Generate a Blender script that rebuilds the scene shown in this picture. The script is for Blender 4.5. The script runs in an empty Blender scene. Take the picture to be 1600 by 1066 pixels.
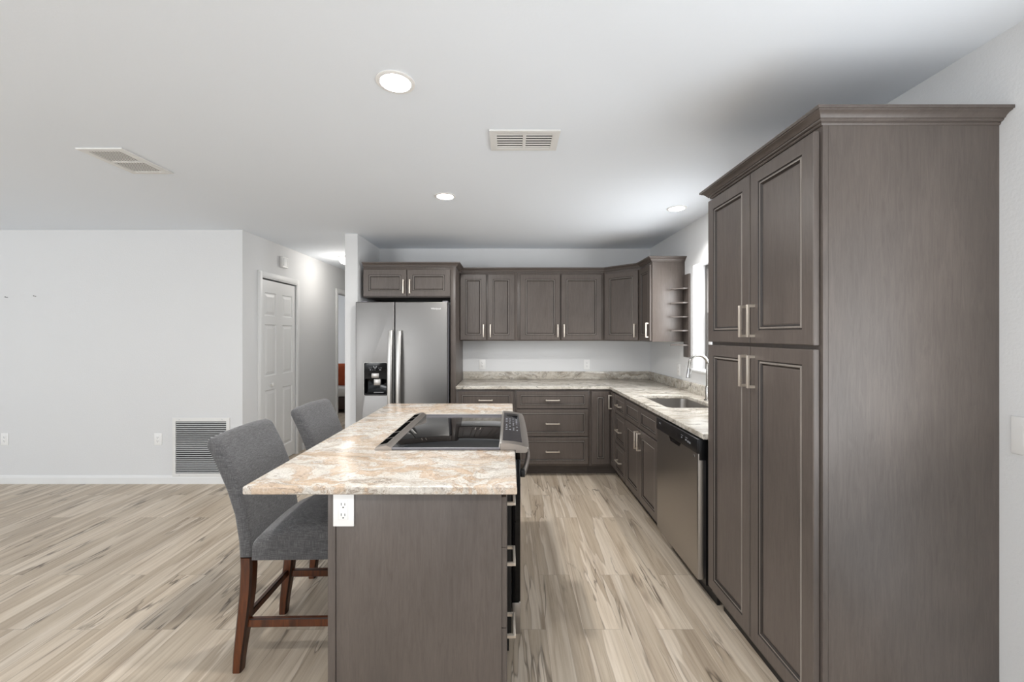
import bpy, bmesh, math, random
from mathutils import Vector, Matrix

scene = bpy.context.scene
COL = scene.collection
PI = math.pi
random.seed(7)

# ------------------------------------------------------------------ camera
cam_data = bpy.data.cameras.new('camera')
cam_data.sensor_width = 36.0
cam_data.lens = 14.4
cam_data.shift_x = 0.0031
cam_data.shift_y = -0.0059
cam_data.clip_start = 0.05
cam = bpy.data.objects.new('camera', cam_data)
cam.location = (0, 0, 1.43)
cam.rotation_euler = (PI / 2, 0, 0)
COL.objects.link(cam)
scene.camera = cam

# ------------------------------------------------------------------ exposure, world, daylight, added fills
vs = scene.view_settings
vs.view_transform = 'Standard'
vs.look = 'None'
vs.exposure = 0.24
vs.gamma = 1.0
vs.use_curve_mapping = False

world = bpy.data.worlds.new('daylight')
scene.world = world
world.use_nodes = True
bg = world.node_tree.nodes['Background']
bg.inputs['Color'].default_value = (0.86, 0.93, 1.0, 1)
bg.inputs['Strength'].default_value = 1.6


def area_light(name, loc, direction, sx, sy, power, color=(1, 1, 1)):
    """rectangular area light, for window daylight and added fills"""
    d = bpy.data.lights.new(name, 'AREA')
    d.shape = 'RECTANGLE'
    d.size, d.size_y = sx, sy
    d.energy = power
    d.color = color
    o = bpy.data.objects.new(name, d)
    o.location = loc
    o.rotation_euler = Vector(direction).to_track_quat('-Z', 'Y').to_euler()
    COL.objects.link(o)
    return o


DAY = (0.975, 0.99, 1.0)
area_light('daylight_rear_window', (-4.3, -4.12, 1.3), (0, 1, 1.4), 2.3, 1.9, 155, DAY)
area_light('daylight_rear_slider', (-0.6, -4.12, 1.15), (0.08, 1, 1.6), 2.3, 2.0, 12, DAY)
area_light('daylight_side_window', (-7.12, 0.6, 1.35), (1, 0, 0.5), 2.6, 1.7, 16, DAY)
area_light('daylight_glazed_door', (1.90, 0.10, 1.2), (-1, 0, 1.6), 1.7, 1.9, 32, DAY)
area_light('daylight_sink_window', (1.97, 3.10, 1.6), (-1, 0.55, -0.30), 1.0, 0.85, 30, DAY)
area_light('added_fill_behind_camera', (-0.45, 0.25, 2.43), (0, 0, -1), 0.12, 0.12, 15, (1.0, 0.985, 0.96))  # unseen fill light added to brighten the near floor, no fixture
area_light('added_bedroom_fill', (-5.0, 8.0, 1.5), (1, 0, -0.1), 1.2, 1.2, 14, DAY)  # fill light added inside the bedroom; its wall has no opening


# ------------------------------------------------------------------ materials
def lin(c):
    if isinstance(c, str):
        c = [int(c[i:i + 2], 16) for i in (0, 2, 4)]
    r = []
    for v in c:
        v = v / 255.0
        r.append(v / 12.92 if v <= 0.04045 else ((v + 0.055) / 1.055) ** 2.4)
    return (r[0], r[1], r[2], 1.0)


class NT:
    def __init__(self, name):
        self.m = bpy.data.materials.new(name)
        self.m.use_nodes = True
        self.t = self.m.node_tree
        self.b = self.t.nodes['Principled BSDF']

    def n(self, kind, **kw):
        x = self.t.nodes.new(kind)
        for k, v in kw.items():
            if k in x.inputs:
                x.inputs[k].default_value = v
            else:
                setattr(x, k, v)
        return x

    def l(self, a, b):
        self.t.links.new(a, b)

    def coords(self, scale=(1, 1, 1), rot=(0, 0, 0), loc=(0, 0, 0)):
        tc = self.n('ShaderNodeTexCoord')
        mp = self.n('ShaderNodeMapping')
        mp.inputs['Scale'].default_value = scale
        mp.inputs['Rotation'].default_value = rot
        mp.inputs['Location'].default_value = loc
        self.l(tc.outputs['Object'], mp.inputs['Vector'])
        return mp.outputs['Vector']

    def noise(self, vec, scale, detail=3, rough=0.55, distort=0.0):
        x = self.n('ShaderNodeTexNoise')
        x.inputs['Scale'].default_value = scale
        x.inputs['Detail'].default_value = detail
        x.inputs['Roughness'].default_value = rough
        x.inputs['Distortion'].default_value = distort
        self.l(vec, x.inputs['Vector'])
        return x

    def ramp(self, fac, stops, interp='LINEAR'):
        r = self.n('ShaderNodeValToRGB')
        cr = r.color_ramp
        cr.interpolation = interp
        while len(cr.elements) < len(stops):
            cr.elements.new(0.5)
        for e, (p, c) in zip(cr.elements, stops):
            e.position = p
            e.color = (c, c, c, 1) if isinstance(c, float) else lin(c)
        self.l(fac, r.inputs['Fac'])
        return r.outputs['Color']

    def mix(self, fac, a, b, mode='MIX'):
        x = self.n('ShaderNodeMix', data_type='RGBA', blend_type=mode)
        for sock, v in ((x.inputs[0], fac), (x.inputs[6], a), (x.inputs[7], b)):
            if isinstance(v, (int, float)):
                sock.default_value = v
            elif isinstance(v, tuple):
                sock.default_value = v if len(v) == 4 else lin(v)
            elif isinstance(v, str):
                sock.default_value = lin(v)
            else:
                self.l(v, sock)
        return x.outputs[2]

    def math(self, op, a, b=None, c=None):
        x = self.n('ShaderNodeMath', operation=op)
        for i, v in enumerate((a, b, c)):
            if v is None:
                continue
            if isinstance(v, (int, float)):
                x.inputs[i].default_value = v
            else:
                self.l(v, x.inputs[i])
        return x.outputs[0]

    def bump(self, h, strength=0.1, dist=0.01):
        x = self.n('ShaderNodeBump')
        x.inputs['Strength'].default_value = strength
        x.inputs['Distance'].default_value = dist
        self.l(h, x.inputs['Height'])
        self.l(x.outputs['Normal'], self.b.inputs['Normal'])

    def out(self, color, rough=0.5, metal=0.0, spec=None):
        if isinstance(color, (tuple, str)):
            self.b.inputs['Base Color'].default_value = lin(color) if isinstance(color, str) else color
        else:
            self.l(color, self.b.inputs['Base Color'])
        if isinstance(rough, (int, float)):
            self.b.inputs['Roughness'].default_value = rough
        else:
            self.l(rough, self.b.inputs['Roughness'])
        self.b.inputs['Metallic'].default_value = metal
        if spec is not None:
            self.b.inputs['Specular IOR Level'].default_value = spec
        return self.m


def plain(name, hexc, rough=0.5, metal=0.0, var=0.04, spec=None):
    t = NT(name)
    nz = t.noise(t.coords(), 14, 2)
    base = lin(hexc)
    dark = tuple(v * (1 - var) for v in base[:3]) + (1,)
    c = t.mix(nz.outputs['Fac'], dark, base)
    return t.out(c, rough, metal, spec)


def paint(name, hexc, rough=0.6, bump=0.12, scale=160):
    t = NT(name)
    v = t.coords()
    nz = t.noise(v, scale, 3, 0.5)
    big = t.noise(v, 1.2, 2)
    base = lin(hexc)
    c = t.mix(big.outputs['Fac'], tuple(x * 0.975 for x in base[:3]) + (1,), base)
    t.bump(nz.outputs['Fac'], bump, 0.004)
    return t.out(c, rough, 0, 0.3)


def cabinet_wood(name, c_dark, c_mid, c_light, rough=0.36, axis='z'):
    t = NT(name)
    sc = {'z': (34, 34, 3.2), 'x': (3.2, 34, 34), 'y': (34, 3.2, 34)}[axis]
    grain = t.noise(t.coords(sc), 2.2, 6, 0.72, 0.9)
    cloud = t.noise(t.coords((1, 1, 0.6)), 3.2, 3, 0.5, 0.4)
    c = t.ramp(grain.outputs['Fac'], [(0.22, c_dark), (0.52, c_mid), (0.82, c_light)])
    c2 = t.ramp(cloud.outputs['Fac'], [(0.3, (226, 225, 224)), (0.7, (255, 253, 251))])
    col = t.mix(1.0, c, c2, 'MULTIPLY')
    r = t.math('MULTIPLY_ADD', cloud.outputs['Fac'], 0.12, rough - 0.06)
    t.bump(grain.outputs['Fac'], 0.05, 0.002)
    return t.out(col, r, 0, 0.38)


def granite(name, light, mid, shade, tan, dark, streak=7.0, warp_amt=0.3, tan_amt=0.5, dark_amt=0.5, line_amt=0.5, seed=0.0):
    """flowing, streaked stone: streaks run along X and bend with a slow warp"""
    t = NT(name)
    warp = t.noise(t.coords((1, 1, 1), loc=(seed, seed, 0)), 1.6, 6, 0.55)
    ws = t.n('ShaderNodeVectorMath', operation='SUBTRACT')
    t.l(warp.outputs['Color'], ws.inputs[0])
    ws.inputs[1].default_value = (0.5, 0.5, 0.5)
    add = t.n('ShaderNodeVectorMath', operation='MULTIPLY_ADD')
    t.l(ws.outputs[0], add.inputs[0])
    add.inputs[1].default_value = (warp_amt, warp_amt, warp_amt)
    t.l(t.coords(), add.inputs[2])

    def flow(sx, syz, detail, rough, dist, loc):
        mp = t.n('ShaderNodeMapping')
        mp.inputs['Scale'].default_value = (sx, syz, syz)
        mp.inputs['Location'].default_value = loc
        t.l(add.outputs[0], mp.inputs['Vector'])
        return t.noise(mp.outputs['Vector'], 1.0, detail, rough, dist).outputs['Fac']
    n1 = flow(2.2, 2.2 * streak, 7, 0.62, 0.6, (seed, 0, 0))
    n2 = flow(3.4, 2.4 * streak, 8, 0.68, 1.2, (5.2, 1.3, 2.1))
    n3 = flow(6.0, 3.6 * streak, 6, 0.68, 1.4, (3, 7, 1))
    n4 = flow(4.0, 8.0 * streak, 5, 0.6, 0.4, (1, 2, 9))
    patch = t.noise(t.coords((0.9, 0.9, 0.9), loc=(9 + seed, 2, 4)), 1.8, 2, 0.5).outputs['Fac']
    pm = t.ramp(patch, [(0.36, 0.12), (0.60, 1.0)])
    pi = t.ramp(patch, [(0.36, 1.0), (0.60, 0.35)])
    c = t.ramp(n1, [(0.30, shade), (0.42, mid), (0.50, light), (0.58, light), (0.68, mid), (0.76, shade)])
    fs = t.ramp(n4, [(0.34, (206, 201, 195)), (0.52, (250, 249, 247)), (0.70, (255, 255, 255))])
    c = t.mix(0.85, c, fs, 'MULTIPLY')
    tm = t.ramp(n2, [(0.47, 0.0), (0.54, 0.9), (0.60, 0.9), (0.66, 0.0)])
    c = t.mix(t.math('MULTIPLY', tm, t.math('MULTIPLY', pm, tan_amt)), c, tan)
    dm = t.ramp(n3, [(0.56, 0.0), (0.64, 0.85), (0.72, 1.0)])
    c = t.mix(t.math('MULTIPLY', dm, t.math('MULTIPLY', pi, dark_amt)), c, dark)
    for src, at, wd in ((n1, 0.44, 0.010), (n1, 0.56, 0.007), (n2, 0.52, 0.010), (n2, 0.44, 0.008)):
        vm = t.ramp(t.math('ABSOLUTE', t.math('SUBTRACT', src, at)), [(0.0, 1.0), (wd, 0.0)])
        c = t.mix(t.math('MULTIPLY', vm, t.math('MULTIPLY', pm, line_amt)), c, dark)
    sp = t.ramp(t.noise(t.coords(), 130, 3, 0.6).outputs['Fac'], [(0.32, (226, 224, 220)), (0.6, (255, 255, 255))])
    c = t.mix(0.8, c, sp, 'MULTIPLY')
    return t.out(c, 0.22, 0, 0.5)


def floor_planks():
    t = NT('vinyl_plank_floor')
    tc = t.n('ShaderNodeTexCoord')
    sp = t.n('ShaderNodeSeparateXYZ')
    t.l(tc.outputs['Object'], sp.inputs[0])
    X, Y = sp.outputs['X'], sp.outputs['Y']
    cb = t.n('ShaderNodeCombineXYZ')
    t.l(Y, cb.inputs['X'])
    t.l(X, cb.inputs['Y'])
    br = t.n('ShaderNodeTexBrick')
    br.offset = 0.37
    br.offset_frequency = 2
    br.inputs['Color1'].default_value = (0, 0, 0, 1)
    br.inputs['Color2'].default_value = (1, 1, 1, 1)
    br.inputs['Mortar'].default_value = (0.5, 0.5, 0.5, 1)
    br.inputs['Scale'].default_value = 1.0
    br.inputs['Mortar Size'].default_value = 0.0009
    br.inputs['Mortar Smooth'].default_value = 0.3
    br.inputs['Brick Width'].default_value = 1.22
    br.inputs['Row Height'].default_value = 0.18
    t.l(cb.outputs[0], br.inputs['Vector'])
    rnd = t.math('MULTIPLY', br.outputs['Color'], 37.0)

    def nz(sx, sy, scale, detail, rough, dist, off):
        c = t.n('ShaderNodeCombineXYZ')
        t.l(t.math('MULTIPLY', X, sx), c.inputs['X'])
        t.l(t.math('MULTIPLY', Y, sy), c.inputs['Y'])
        x = t.n('ShaderNodeTexNoise', noise_dimensions='4D')
        t.l(c.outputs[0], x.inputs['Vector'])
        t.l(t.math('ADD', rnd, off), x.inputs['W'])
        x.inputs['Scale'].default_value = scale
        x.inputs['Detail'].default_value = detail
        x.inputs['Roughness'].default_value = rough
        x.inputs['Distortion'].default_value = dist
        return x.outputs['Fac']
    band = nz(7.0, 0.6, 1.0, 3, 0.5, 0.45, 0.0)
    fine = nz(75, 1.6, 1.0, 5, 0.65, 0.4, 9.0)
    mid = nz(18, 1.3, 1.0, 4, 0.6, 1.0, 4.0)
    crack = nz(6.5, 0.75, 1.0, 4, 0.55, 0.7, 2.0)
    mask = nz(5, 1.4, 1.0, 2, 0.5, 0.3, 13.0)
    c = t.ramp(band, [(0.30, (204, 191, 174)), (0.44, (220, 208, 193)), (0.485, (225, 214, 200)), (0.50, (196, 182, 165)),
                      (0.60, (208, 195, 178)), (0.72, (225, 214, 199))])
    f = t.ramp(fine, [(0.28, (222, 217, 211)), (0.55, (250, 248, 245)), (0.75, (255, 255, 255))])
    c = t.mix(0.8, c, f, 'MULTIPLY')
    m = t.ramp(mid, [(0.30, (206, 196, 186)), (0.5, (248, 245, 240)), (0.7, (255, 255, 255))])
    c = t.mix(0.75, c, m, 'MULTIPLY')
    edge = t.ramp(t.math('ABSOLUTE', t.math('SUBTRACT', band, 0.4925)), [(0.0, 1.0), (0.009, 0.0)])
    mk = t.ramp(mask, [(0.50, 0.0), (0.61, 1.0)])
    c = t.mix(t.math('MULTIPLY', edge, t.math('MULTIPLY_ADD', mk, 0.6, 0.14)), c, (0.115, 0.085, 0.06, 1))
    cr = t.ramp(t.math('ABSOLUTE', t.math('SUBTRACT', crack, 0.5)), [(0.0, 1.0), (0.016, 0.0)])
    c = t.mix(t.math('MULTIPLY', cr, t.math('MULTIPLY', mk, 0.85)), c, (0.075, 0.055, 0.04, 1))
    tone = t.math('MULTIPLY_ADD', br.outputs['Color'], 0.13, 0.90)
    tn = t.n('ShaderNodeCombineColor')
    for s in ('Red', 'Green', 'Blue'):
        t.l(tone, tn.inputs[s])
    c = t.mix(1.0, c, tn.outputs[0], 'MULTIPLY')
    c = t.mix(t.math('MULTIPLY', br.outputs['Fac'], 0.55), c, (0.12, 0.10, 0.08, 1))
    r = t.math('MULTIPLY_ADD', fine, 0.12, 0.36)
    t.bump(fine, 0.04, 0.002)
    return t.out(c, r, 0, 0.4)


def fabric_mat():
    t = NT('charcoal_linen')
    a = t.noise(t.coords((40, 40, 420)), 1.0, 3, 0.7)
    b = t.noise(t.coords((420, 420, 30)), 1.0, 3, 0.7)
    s = t.math('MULTIPLY_ADD', a.outputs['Fac'], 0.5, t.math('MULTIPLY', b.outputs['Fac'], 0.5))
    c = t.ramp(s, [(0.33, (62, 61, 62)), (0.5, (87, 86, 87)), (0.66, (118, 117, 118))])
    t.bump(s, 0.25, 0.003)
    t.b.inputs['Sheen Weight'].default_value = 0.25
    return t.out(c, 0.9, 0, 0.2)


def brushed(name, hexc, rough=0.3, axis='z', metal=1.0, var=0.10):
    t = NT(name)
    sc = {'z': (260, 260, 1.5), 'x': (1.5, 260, 260), 'y': (260, 1.5, 260)}[axis]
    nz = t.noise(t.coords(sc), 1.0, 3, 0.6)
    base = lin(hexc)
    c = t.mix(nz.outputs['Fac'], tuple(v * (1 - var) for v in base[:3]) + (1,), base)
    r = t.math('MULTIPLY_ADD', nz.outputs['Fac'], 0.12, rough - 0.06)
    return t.out(c, r, metal)


def stool_wood():
    t = NT('cherry_stained_wood')
    g = t.noise(t.coords((45, 45, 5)), 1.0, 4, 0.6, 0.5)
    c = t.ramp(g.outputs['Fac'], [(0.3, (56, 27, 10)), (0.55, (88, 43, 15)), (0.75, (108, 58, 22))])
    return t.out(c, 0.32, 0, 0.5)


def emit(name, color, strength):
    t = NT(name)
    t.b.inputs['Base Color'].default_value = (0.9, 0.9, 0.9, 1)
    t.b.inputs['Emission Color'].default_value = color
    t.b.inputs['Emission Strength'].default_value = strength
    return t.m


def glass_mat():
    t = NT('window_glass')
    tr = t.n('ShaderNodeBsdfTransparent')
    gl = t.n('ShaderNodeBsdfGlossy', Roughness=0.02)
    mx = t.n('ShaderNodeMixShader', Fac=0.07)
    t.l(tr.outputs[0], mx.inputs[1])
    t.l(gl.outputs[0], mx.inputs[2])
    t.l(mx.outputs[0], t.t.nodes['Material Output'].inputs['Surface'])
    return t.m


M_WALL = paint('white_wall_paint', 'dddddd', 0.65, 0.22, 110)
M_CEIL = paint('white_ceiling_paint', 'edf2f8', 0.8, 0.10, 90)
M_TRIM = paint('white_trim_paint', 'e6e6e5', 0.35, 0.02, 60)
M_FLOOR = floor_planks()
M_WOOD = cabinet_wood('slate_stained_maple', (86, 78, 74), (98, 90, 85), (108, 99, 94))
M_WOODH = cabinet_wood('slate_stained_maple_level', (86, 78, 74), (98, 90, 85), (108, 99, 94), axis='x')
M_WOODHY = cabinet_wood('slate_stained_maple_crosswise', (86, 78, 74), (98, 90, 85), (108, 99, 94), axis='y')
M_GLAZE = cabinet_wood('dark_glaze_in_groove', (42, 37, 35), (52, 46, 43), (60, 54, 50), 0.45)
M_BEAD = cabinet_wood('bead_painted_highlight', (126, 119, 113), (140, 133, 127), (152, 145, 138), 0.32)  # paler wood tone paints in the highlight along the moulded bead
M_BIRCH = cabinet_wood('raw_drawer_box_wood', (176, 134, 92), (196, 156, 112), (208, 170, 126), 0.5)
M_TOE = plain('dark_toe_board', '4a4543', 0.5)
M_BLACKTOE = plain('black_toe_board', '18181a', 0.5)
M_ISLAND = granite('cream_island_granite', (214, 209, 202), (204, 196, 186), (172, 162, 151), (188, 150, 108), (96, 78, 64), 2.4, 0.75, 0.60, 0.42, 0.60, 3.0)
M_PERIM = granite('grey_beige_granite', (216, 211, 202), (192, 186, 176), (148, 142, 133), (166, 150, 130), (82, 78, 73), 3.6, 0.42, 0.40, 0.85, 0.65, 8.0)
M_STEEL = brushed('brushed_stainless', 'c4c1bd', 0.34, 'z')
M_STEELX = brushed('brushed_stainless_level', 'aaa6a2', 0.34, 'x')
M_FRIDGE = brushed('fridge_stainless', '807e7c', 0.38, 'z', 0.9)
M_FRSIDE = plain('grey_fridge_cabinet', '77757a', 0.45)
M_NICKEL = brushed('satin_nickel', 'e6dccf', 0.42, 'x', 0.8, 0.05)
M_CHROME = plain('chrome', 'e0e0e0', 0.08, 1.0, 0.01)
M_BRUSHNI = plain('brushed_faucet_steel', 'b5b2ad', 0.22, 1.0, 0.03)
M_BLACK = plain('black_plastic', '121214', 0.35)
M_BLACKGLOSS = plain('black_gloss_panel', '08080a', 0.12, 0, 0.02, 0.25)
M_VOID = plain('black_gap', '0b0b0b', 1.0, 0, 0, 0.0)
M_COOK = plain('black_ceramic_glass', '0a0a0b', 0.03, 0, 0.02, 0.8)
M_GREYTRIM = brushed('grey_range_trim', 'a9a29c', 0.38, 'y')
M_DARKTRIM = brushed('dark_steel_trim', '8c8c8e', 0.38, 'y')
M_CTRL = plain('charcoal_control_glass', '2c2c30', 0.16)
M_MARK = plain('pale_print', 'c9c9cb', 0.5)
M_LOGO = plain('bright_logo_metal', 'f4f3f1', 0.4, 0.2)
M_DIM = plain('dim_grey_print', '85868a', 0.5)
M_WHITE = plain('white_plastic', 'efeeec', 0.35, 0, 0.01)
M_SLOT = plain('dark_slot', '1d1d1d', 0.7)
M_VENT = plain('white_enamelled_metal', 'e3e2df', 0.4, 0, 0.02)
M_VENTIN = plain('dark_duct_interior', '2a2a2b', 0.8)
M_LOUV = plain('grey_grille_blade', 'c6c6c5', 0.45)
M_FABRIC = fabric_mat()
M_LEG = stool_wood()
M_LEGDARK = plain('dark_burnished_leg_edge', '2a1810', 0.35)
M_LENS = emit('lit_led_lens', (1.0, 0.98, 0.95, 1), 22.0)
M_HALL = emit('lit_hall_glass', (1.0, 0.97, 0.92, 1), 5.0)
M_GLASS = glass_mat()
M_BRONZE = plain('dark_bronze_frame', '54504c', 0.45)
M_NAIL = plain('nail_metal', '4a4a4a', 0.4, 0.6)
M_BEDWOOD = plain('dark_bed_wood', '3a2720', 0.5)
M_SHEET = paint('pale_bed_linen', 'd8d4cf', 0.9, 0.05, 40)
M_PILLOW = plain('rust_orange_cloth', 'b4532c', 0.9, 0, 0.25)
M_DUSTY = plain('dark_bare_floor', '6b533a', 0.8, 0, 0.4)


# ------------------------------------------------------------------ mesh helpers
def finish(name, bm, mats, parent=None, smooth=None, loc=None):
    me = bpy.data.meshes.new(name)
    bmesh.ops.recalc_face_normals(bm, faces=bm.faces)
    bm.to_mesh(me)
    bm.free()
    if not isinstance(mats, (list, tuple)):
        mats = [mats]
    for m in mats:
        me.materials.append(m)
    if smooth is not None:
        for p in me.polygons:
            p.use_smooth = True
        me.set_sharp_from_angle(angle=math.radians(smooth))
    o = bpy.data.objects.new(name, me)
    COL.objects.link(o)
    if parent is not None:
        o.parent = parent
    if loc is not None:
        o.location = loc
    return o


def tag(o, label=None, cat=None, group=None, kind=None):
    if label:
        o['label'] = label
    if cat:
        o['category'] = cat
    if group:
        o['group'] = group
    if kind:
        o['kind'] = kind
    return o


def empty(name, loc, rz=0.0, label=None, cat=None, group=None, kind=None):
    o = bpy.data.objects.new(name, None)
    o.empty_display_size = 0.1
    o.location = loc
    o.rotation_euler = (0, 0, rz)
    COL.objects.link(o)
    return tag(o, label, cat, group, kind)


def add_box(bm, x0, x1, y0, y1, z0, z1, bevel=0.0, mi=0, seg=2):
    geom = bmesh.ops.create_cube(bm, size=1.0)
    vs_ = geom['verts']
    for v in vs_:
        v.co = Vector((x0 + (v.co.x + .5) * (x1 - x0), y0 + (v.co.y + .5) * (y1 - y0), z0 + (v.co.z + .5) * (z1 - z0)))
    faces = list({f for v in vs_ for f in v.link_faces})
    for f in faces:
        f.material_index = mi
    if bevel > 0:
        es = list({e for v in vs_ for e in v.link_edges})
        r = bmesh.ops.bevel(bm, geom=es, offset=bevel, segments=seg, affect='EDGES', profile=0.5)
        for f in r['faces']:
            f.material_index = mi


def box(name, x0, x1, y0, y1, z0, z1, mat, parent=None, bevel=0.0, loc=None):
    bm = bmesh.new()
    add_box(bm, x0, x1, y0, y1, z0, z1, bevel)
    return finish(name, bm, mat, parent, 40 if bevel else None, loc)


def add_prism(bm, pts, z0, z1, mi=0):
    """closed polygon in XY, extruded in Z"""
    lo = [bm.verts.new((x, y, z0)) for x, y in pts]
    hi = [bm.verts.new((x, y, z1)) for x, y in pts]
    n = len(pts)
    fs = [bm.faces.new(lo[::-1]), bm.faces.new(hi)]
    for i in range(n):
        fs.append(bm.faces.new((lo[i], lo[(i + 1) % n], hi[(i + 1) % n], hi[i])))
    for f in fs:
        f.material_index = mi


def loft(bm, rings, mi=0, cap=True, close=False):
    vr = [[bm.verts.new(p) for p in r] for r in rings]
    n = len(rings[0])
    for a, b in list(zip(vr[:-1], vr[1:])) + ([(vr[-1], vr[0])] if close else []):
        for i in range(n):
            f = bm.faces.new((a[i], a[(i + 1) % n], b[(i + 1) % n], b[i]))
            f.material_index = mi
    if cap and not close:
        for r, rev in ((vr[0], True), (vr[-1], False)):
            f = bm.faces.new(r[::-1] if rev else r)
            f.material_index = mi


def add_tube(bm, pts, rad, n=14, mi=0):
    pts = [Vector(p) for p in pts]
    rads = rad if isinstance(rad, (list, tuple)) else [rad] * len(pts)
    rings = []
    up = None
    for i, p in enumerate(pts):
        if i == 0:
            t = pts[1] - p
        elif i == len(pts) - 1:
            t = p - pts[-2]
        else:
            t = (pts[i + 1] - p).normalized() + (p - pts[i - 1]).normalized()
        t.normalize()
        if up is None:
            up = Vector((0, 0, 1)) if abs(t.z) < 0.9 else Vector((1, 0, 0))
        u = t.cross(up).normalized()
        up = u.cross(t).normalized()
        rings.append([p + (u * math.cos(2 * PI * k / n) + up * math.sin(2 * PI * k / n)) * rads[i] for k in range(n)])
    loft(bm, rings, mi)


def add_lathe(bm, prof, c=(0, 0, 0), n=32, mi=0, close=False):
    """profile of (r, z)"""
    rings = []
    for r, z in prof:
        rings.append([(c[0] + max(r, 1e-4) * math.cos(2 * PI * k / n), c[1] + max(r, 1e-4) * math.sin(2 * PI * k / n), c[2] + z) for k in range(n)])
    loft(bm, rings, mi, True, close)


def slab(name, outer, holes, z0, z1, bevel, mat, parent=None, res=3):
    """flat plate with holes and eased edges, in XY, from a filled curve"""
    cu = bpy.data.curves.new(name + '_outline', 'CURVE')
    cu.dimensions = '2D'
    cu.fill_mode = 'BOTH'
    for loop in [outer] + list(holes):
        s = cu.splines.new('POLY')
        s.points.add(len(loop) - 1)
        for p, (x, y) in zip(s.points, loop):
            p.co = (x, y, 0, 1)
        s.use_cyclic_u = True
    cu.bevel_depth = bevel
    cu.bevel_resolution = res
    cu.offset = -bevel
    cu.extrude = (z1 - z0) / 2 - bevel
    tmp = bpy.data.objects.new(name + '_outline', cu)
    COL.objects.link(tmp)
    dg = bpy.context.evaluated_depsgraph_get()
    me = bpy.data.meshes.new_from_object(tmp.evaluated_get(dg))
    bpy.data.objects.remove(tmp)
    bpy.data.curves.remove(cu)
    bm = bmesh.new()
    bm.from_mesh(me)
    bpy.data.meshes.remove(me)
    bmesh.ops.remove_doubles(bm, verts=bm.verts, dist=1e-5)
    bmesh.ops.translate(bm, verts=bm.verts, vec=(0, 0, (z0 + z1) / 2))
    for f in bm.faces:
        f.material_index = 0
    return finish(name, bm, mat, parent, 35)


def round_rect(x0, x1, y0, y1, r, n=5):
    pts = []
    for cx, cy, a0 in ((x1 - r, y0 + r, -90), (x1 - r, y1 - r, 0), (x0 + r, y1 - r, 90), (x0 + r, y0 + r, 180)):
        for k in range(n + 1):
            a = math.radians(a0 + 90 * k / n)
            pts.append((cx + r * math.cos(a), cy + r * math.sin(a)))
    return pts


def text_mesh(name, body, size, mat, parent, loc, rot, depth=0.0008):
    cu = bpy.data.curves.new(name, 'FONT')
    cu.body = body
    cu.size = size
    cu.extrude = depth
    cu.align_x = 'CENTER'
    tmp = bpy.data.objects.new(name, cu)
    COL.objects.link(tmp)
    dg = bpy.context.evaluated_depsgraph_get()
    me = bpy.data.meshes.new_from_object(tmp.evaluated_get(dg))
    bpy.data.objects.remove(tmp)
    me.materials.clear()
    me.materials.append(mat)
    o = bpy.data.objects.new(name, me)
    COL.objects.link(o)
    o.parent = parent
    o.location = loc
    o.rotation_euler = rot
    return o


# door / drawer front: nested rectangles, front faces -Y, back plane at y = 0
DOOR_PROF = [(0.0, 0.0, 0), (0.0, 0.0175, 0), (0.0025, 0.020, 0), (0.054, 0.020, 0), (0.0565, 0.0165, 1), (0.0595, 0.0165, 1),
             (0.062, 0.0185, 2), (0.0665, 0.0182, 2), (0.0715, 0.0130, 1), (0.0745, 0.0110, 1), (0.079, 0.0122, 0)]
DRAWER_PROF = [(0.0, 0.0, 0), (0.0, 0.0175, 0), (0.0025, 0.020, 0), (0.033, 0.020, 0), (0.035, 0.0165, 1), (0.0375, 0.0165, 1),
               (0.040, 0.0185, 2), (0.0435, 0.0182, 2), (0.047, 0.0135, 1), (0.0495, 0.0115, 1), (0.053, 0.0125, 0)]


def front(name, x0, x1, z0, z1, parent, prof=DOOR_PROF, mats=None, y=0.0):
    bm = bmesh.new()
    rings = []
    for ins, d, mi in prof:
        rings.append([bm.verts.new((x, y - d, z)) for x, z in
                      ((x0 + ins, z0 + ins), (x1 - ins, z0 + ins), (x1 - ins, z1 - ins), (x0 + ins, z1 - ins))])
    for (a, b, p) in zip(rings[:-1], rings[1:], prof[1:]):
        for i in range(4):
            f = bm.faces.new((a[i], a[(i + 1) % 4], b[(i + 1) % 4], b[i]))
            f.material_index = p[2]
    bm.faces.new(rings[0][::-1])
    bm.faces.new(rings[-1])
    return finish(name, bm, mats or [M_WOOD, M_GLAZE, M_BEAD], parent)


def pull(parent, x, z, vertical, length=0.135, y=-0.020, proj=0.033):
    """square bar pull with two posts"""
    bm = bmesh.new()
    h = length / 2
    t = 0.0055
    if vertical:
        add_box(bm, x - t, x + t, y - proj, y - proj + 0.011, z - h, z + h, 0.0012)
        for s in (-1, 1):
            zc = z + s * (h - t)
            add_box(bm, x - t, x + t, y - proj + 0.010, y - 0.0002, zc - t, zc + t, 0.0)
    else:
        add_box(bm, x - h, x + h, y - proj, y - proj + 0.011, z - t, z + t, 0.0012)
        for s in (-1, 1):
            xc = x + s * (h - t)
            add_box(bm, xc - t, xc + t, y - proj + 0.010, y - 0.0002, z - t, z + t, 0.0)
    return tag(finish('handle', bm, M_NICKEL, parent, 40), 'satin nickel square bar pull')


def cab_body(parent, w, depth, z0, z1, bevel=0.001):
    return box('body', 0, w, 0, depth, z0, z1, M_WOOD, parent, bevel)


CROWN = [(0.0, 0.0), (0.005, 0.0), (0.008, 0.004), (0.008, 0.009), (0.012, 0.009), (0.016, 0.012), (0.017, 0.017), (0.020, 0.017),
         (0.024, 0.024), (0.031, 0.030), (0.040, 0.0335), (0.041, 0.0365), (0.046, 0.0365), (0.046, 0.0465), (0.0, 0.0465)]


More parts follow.
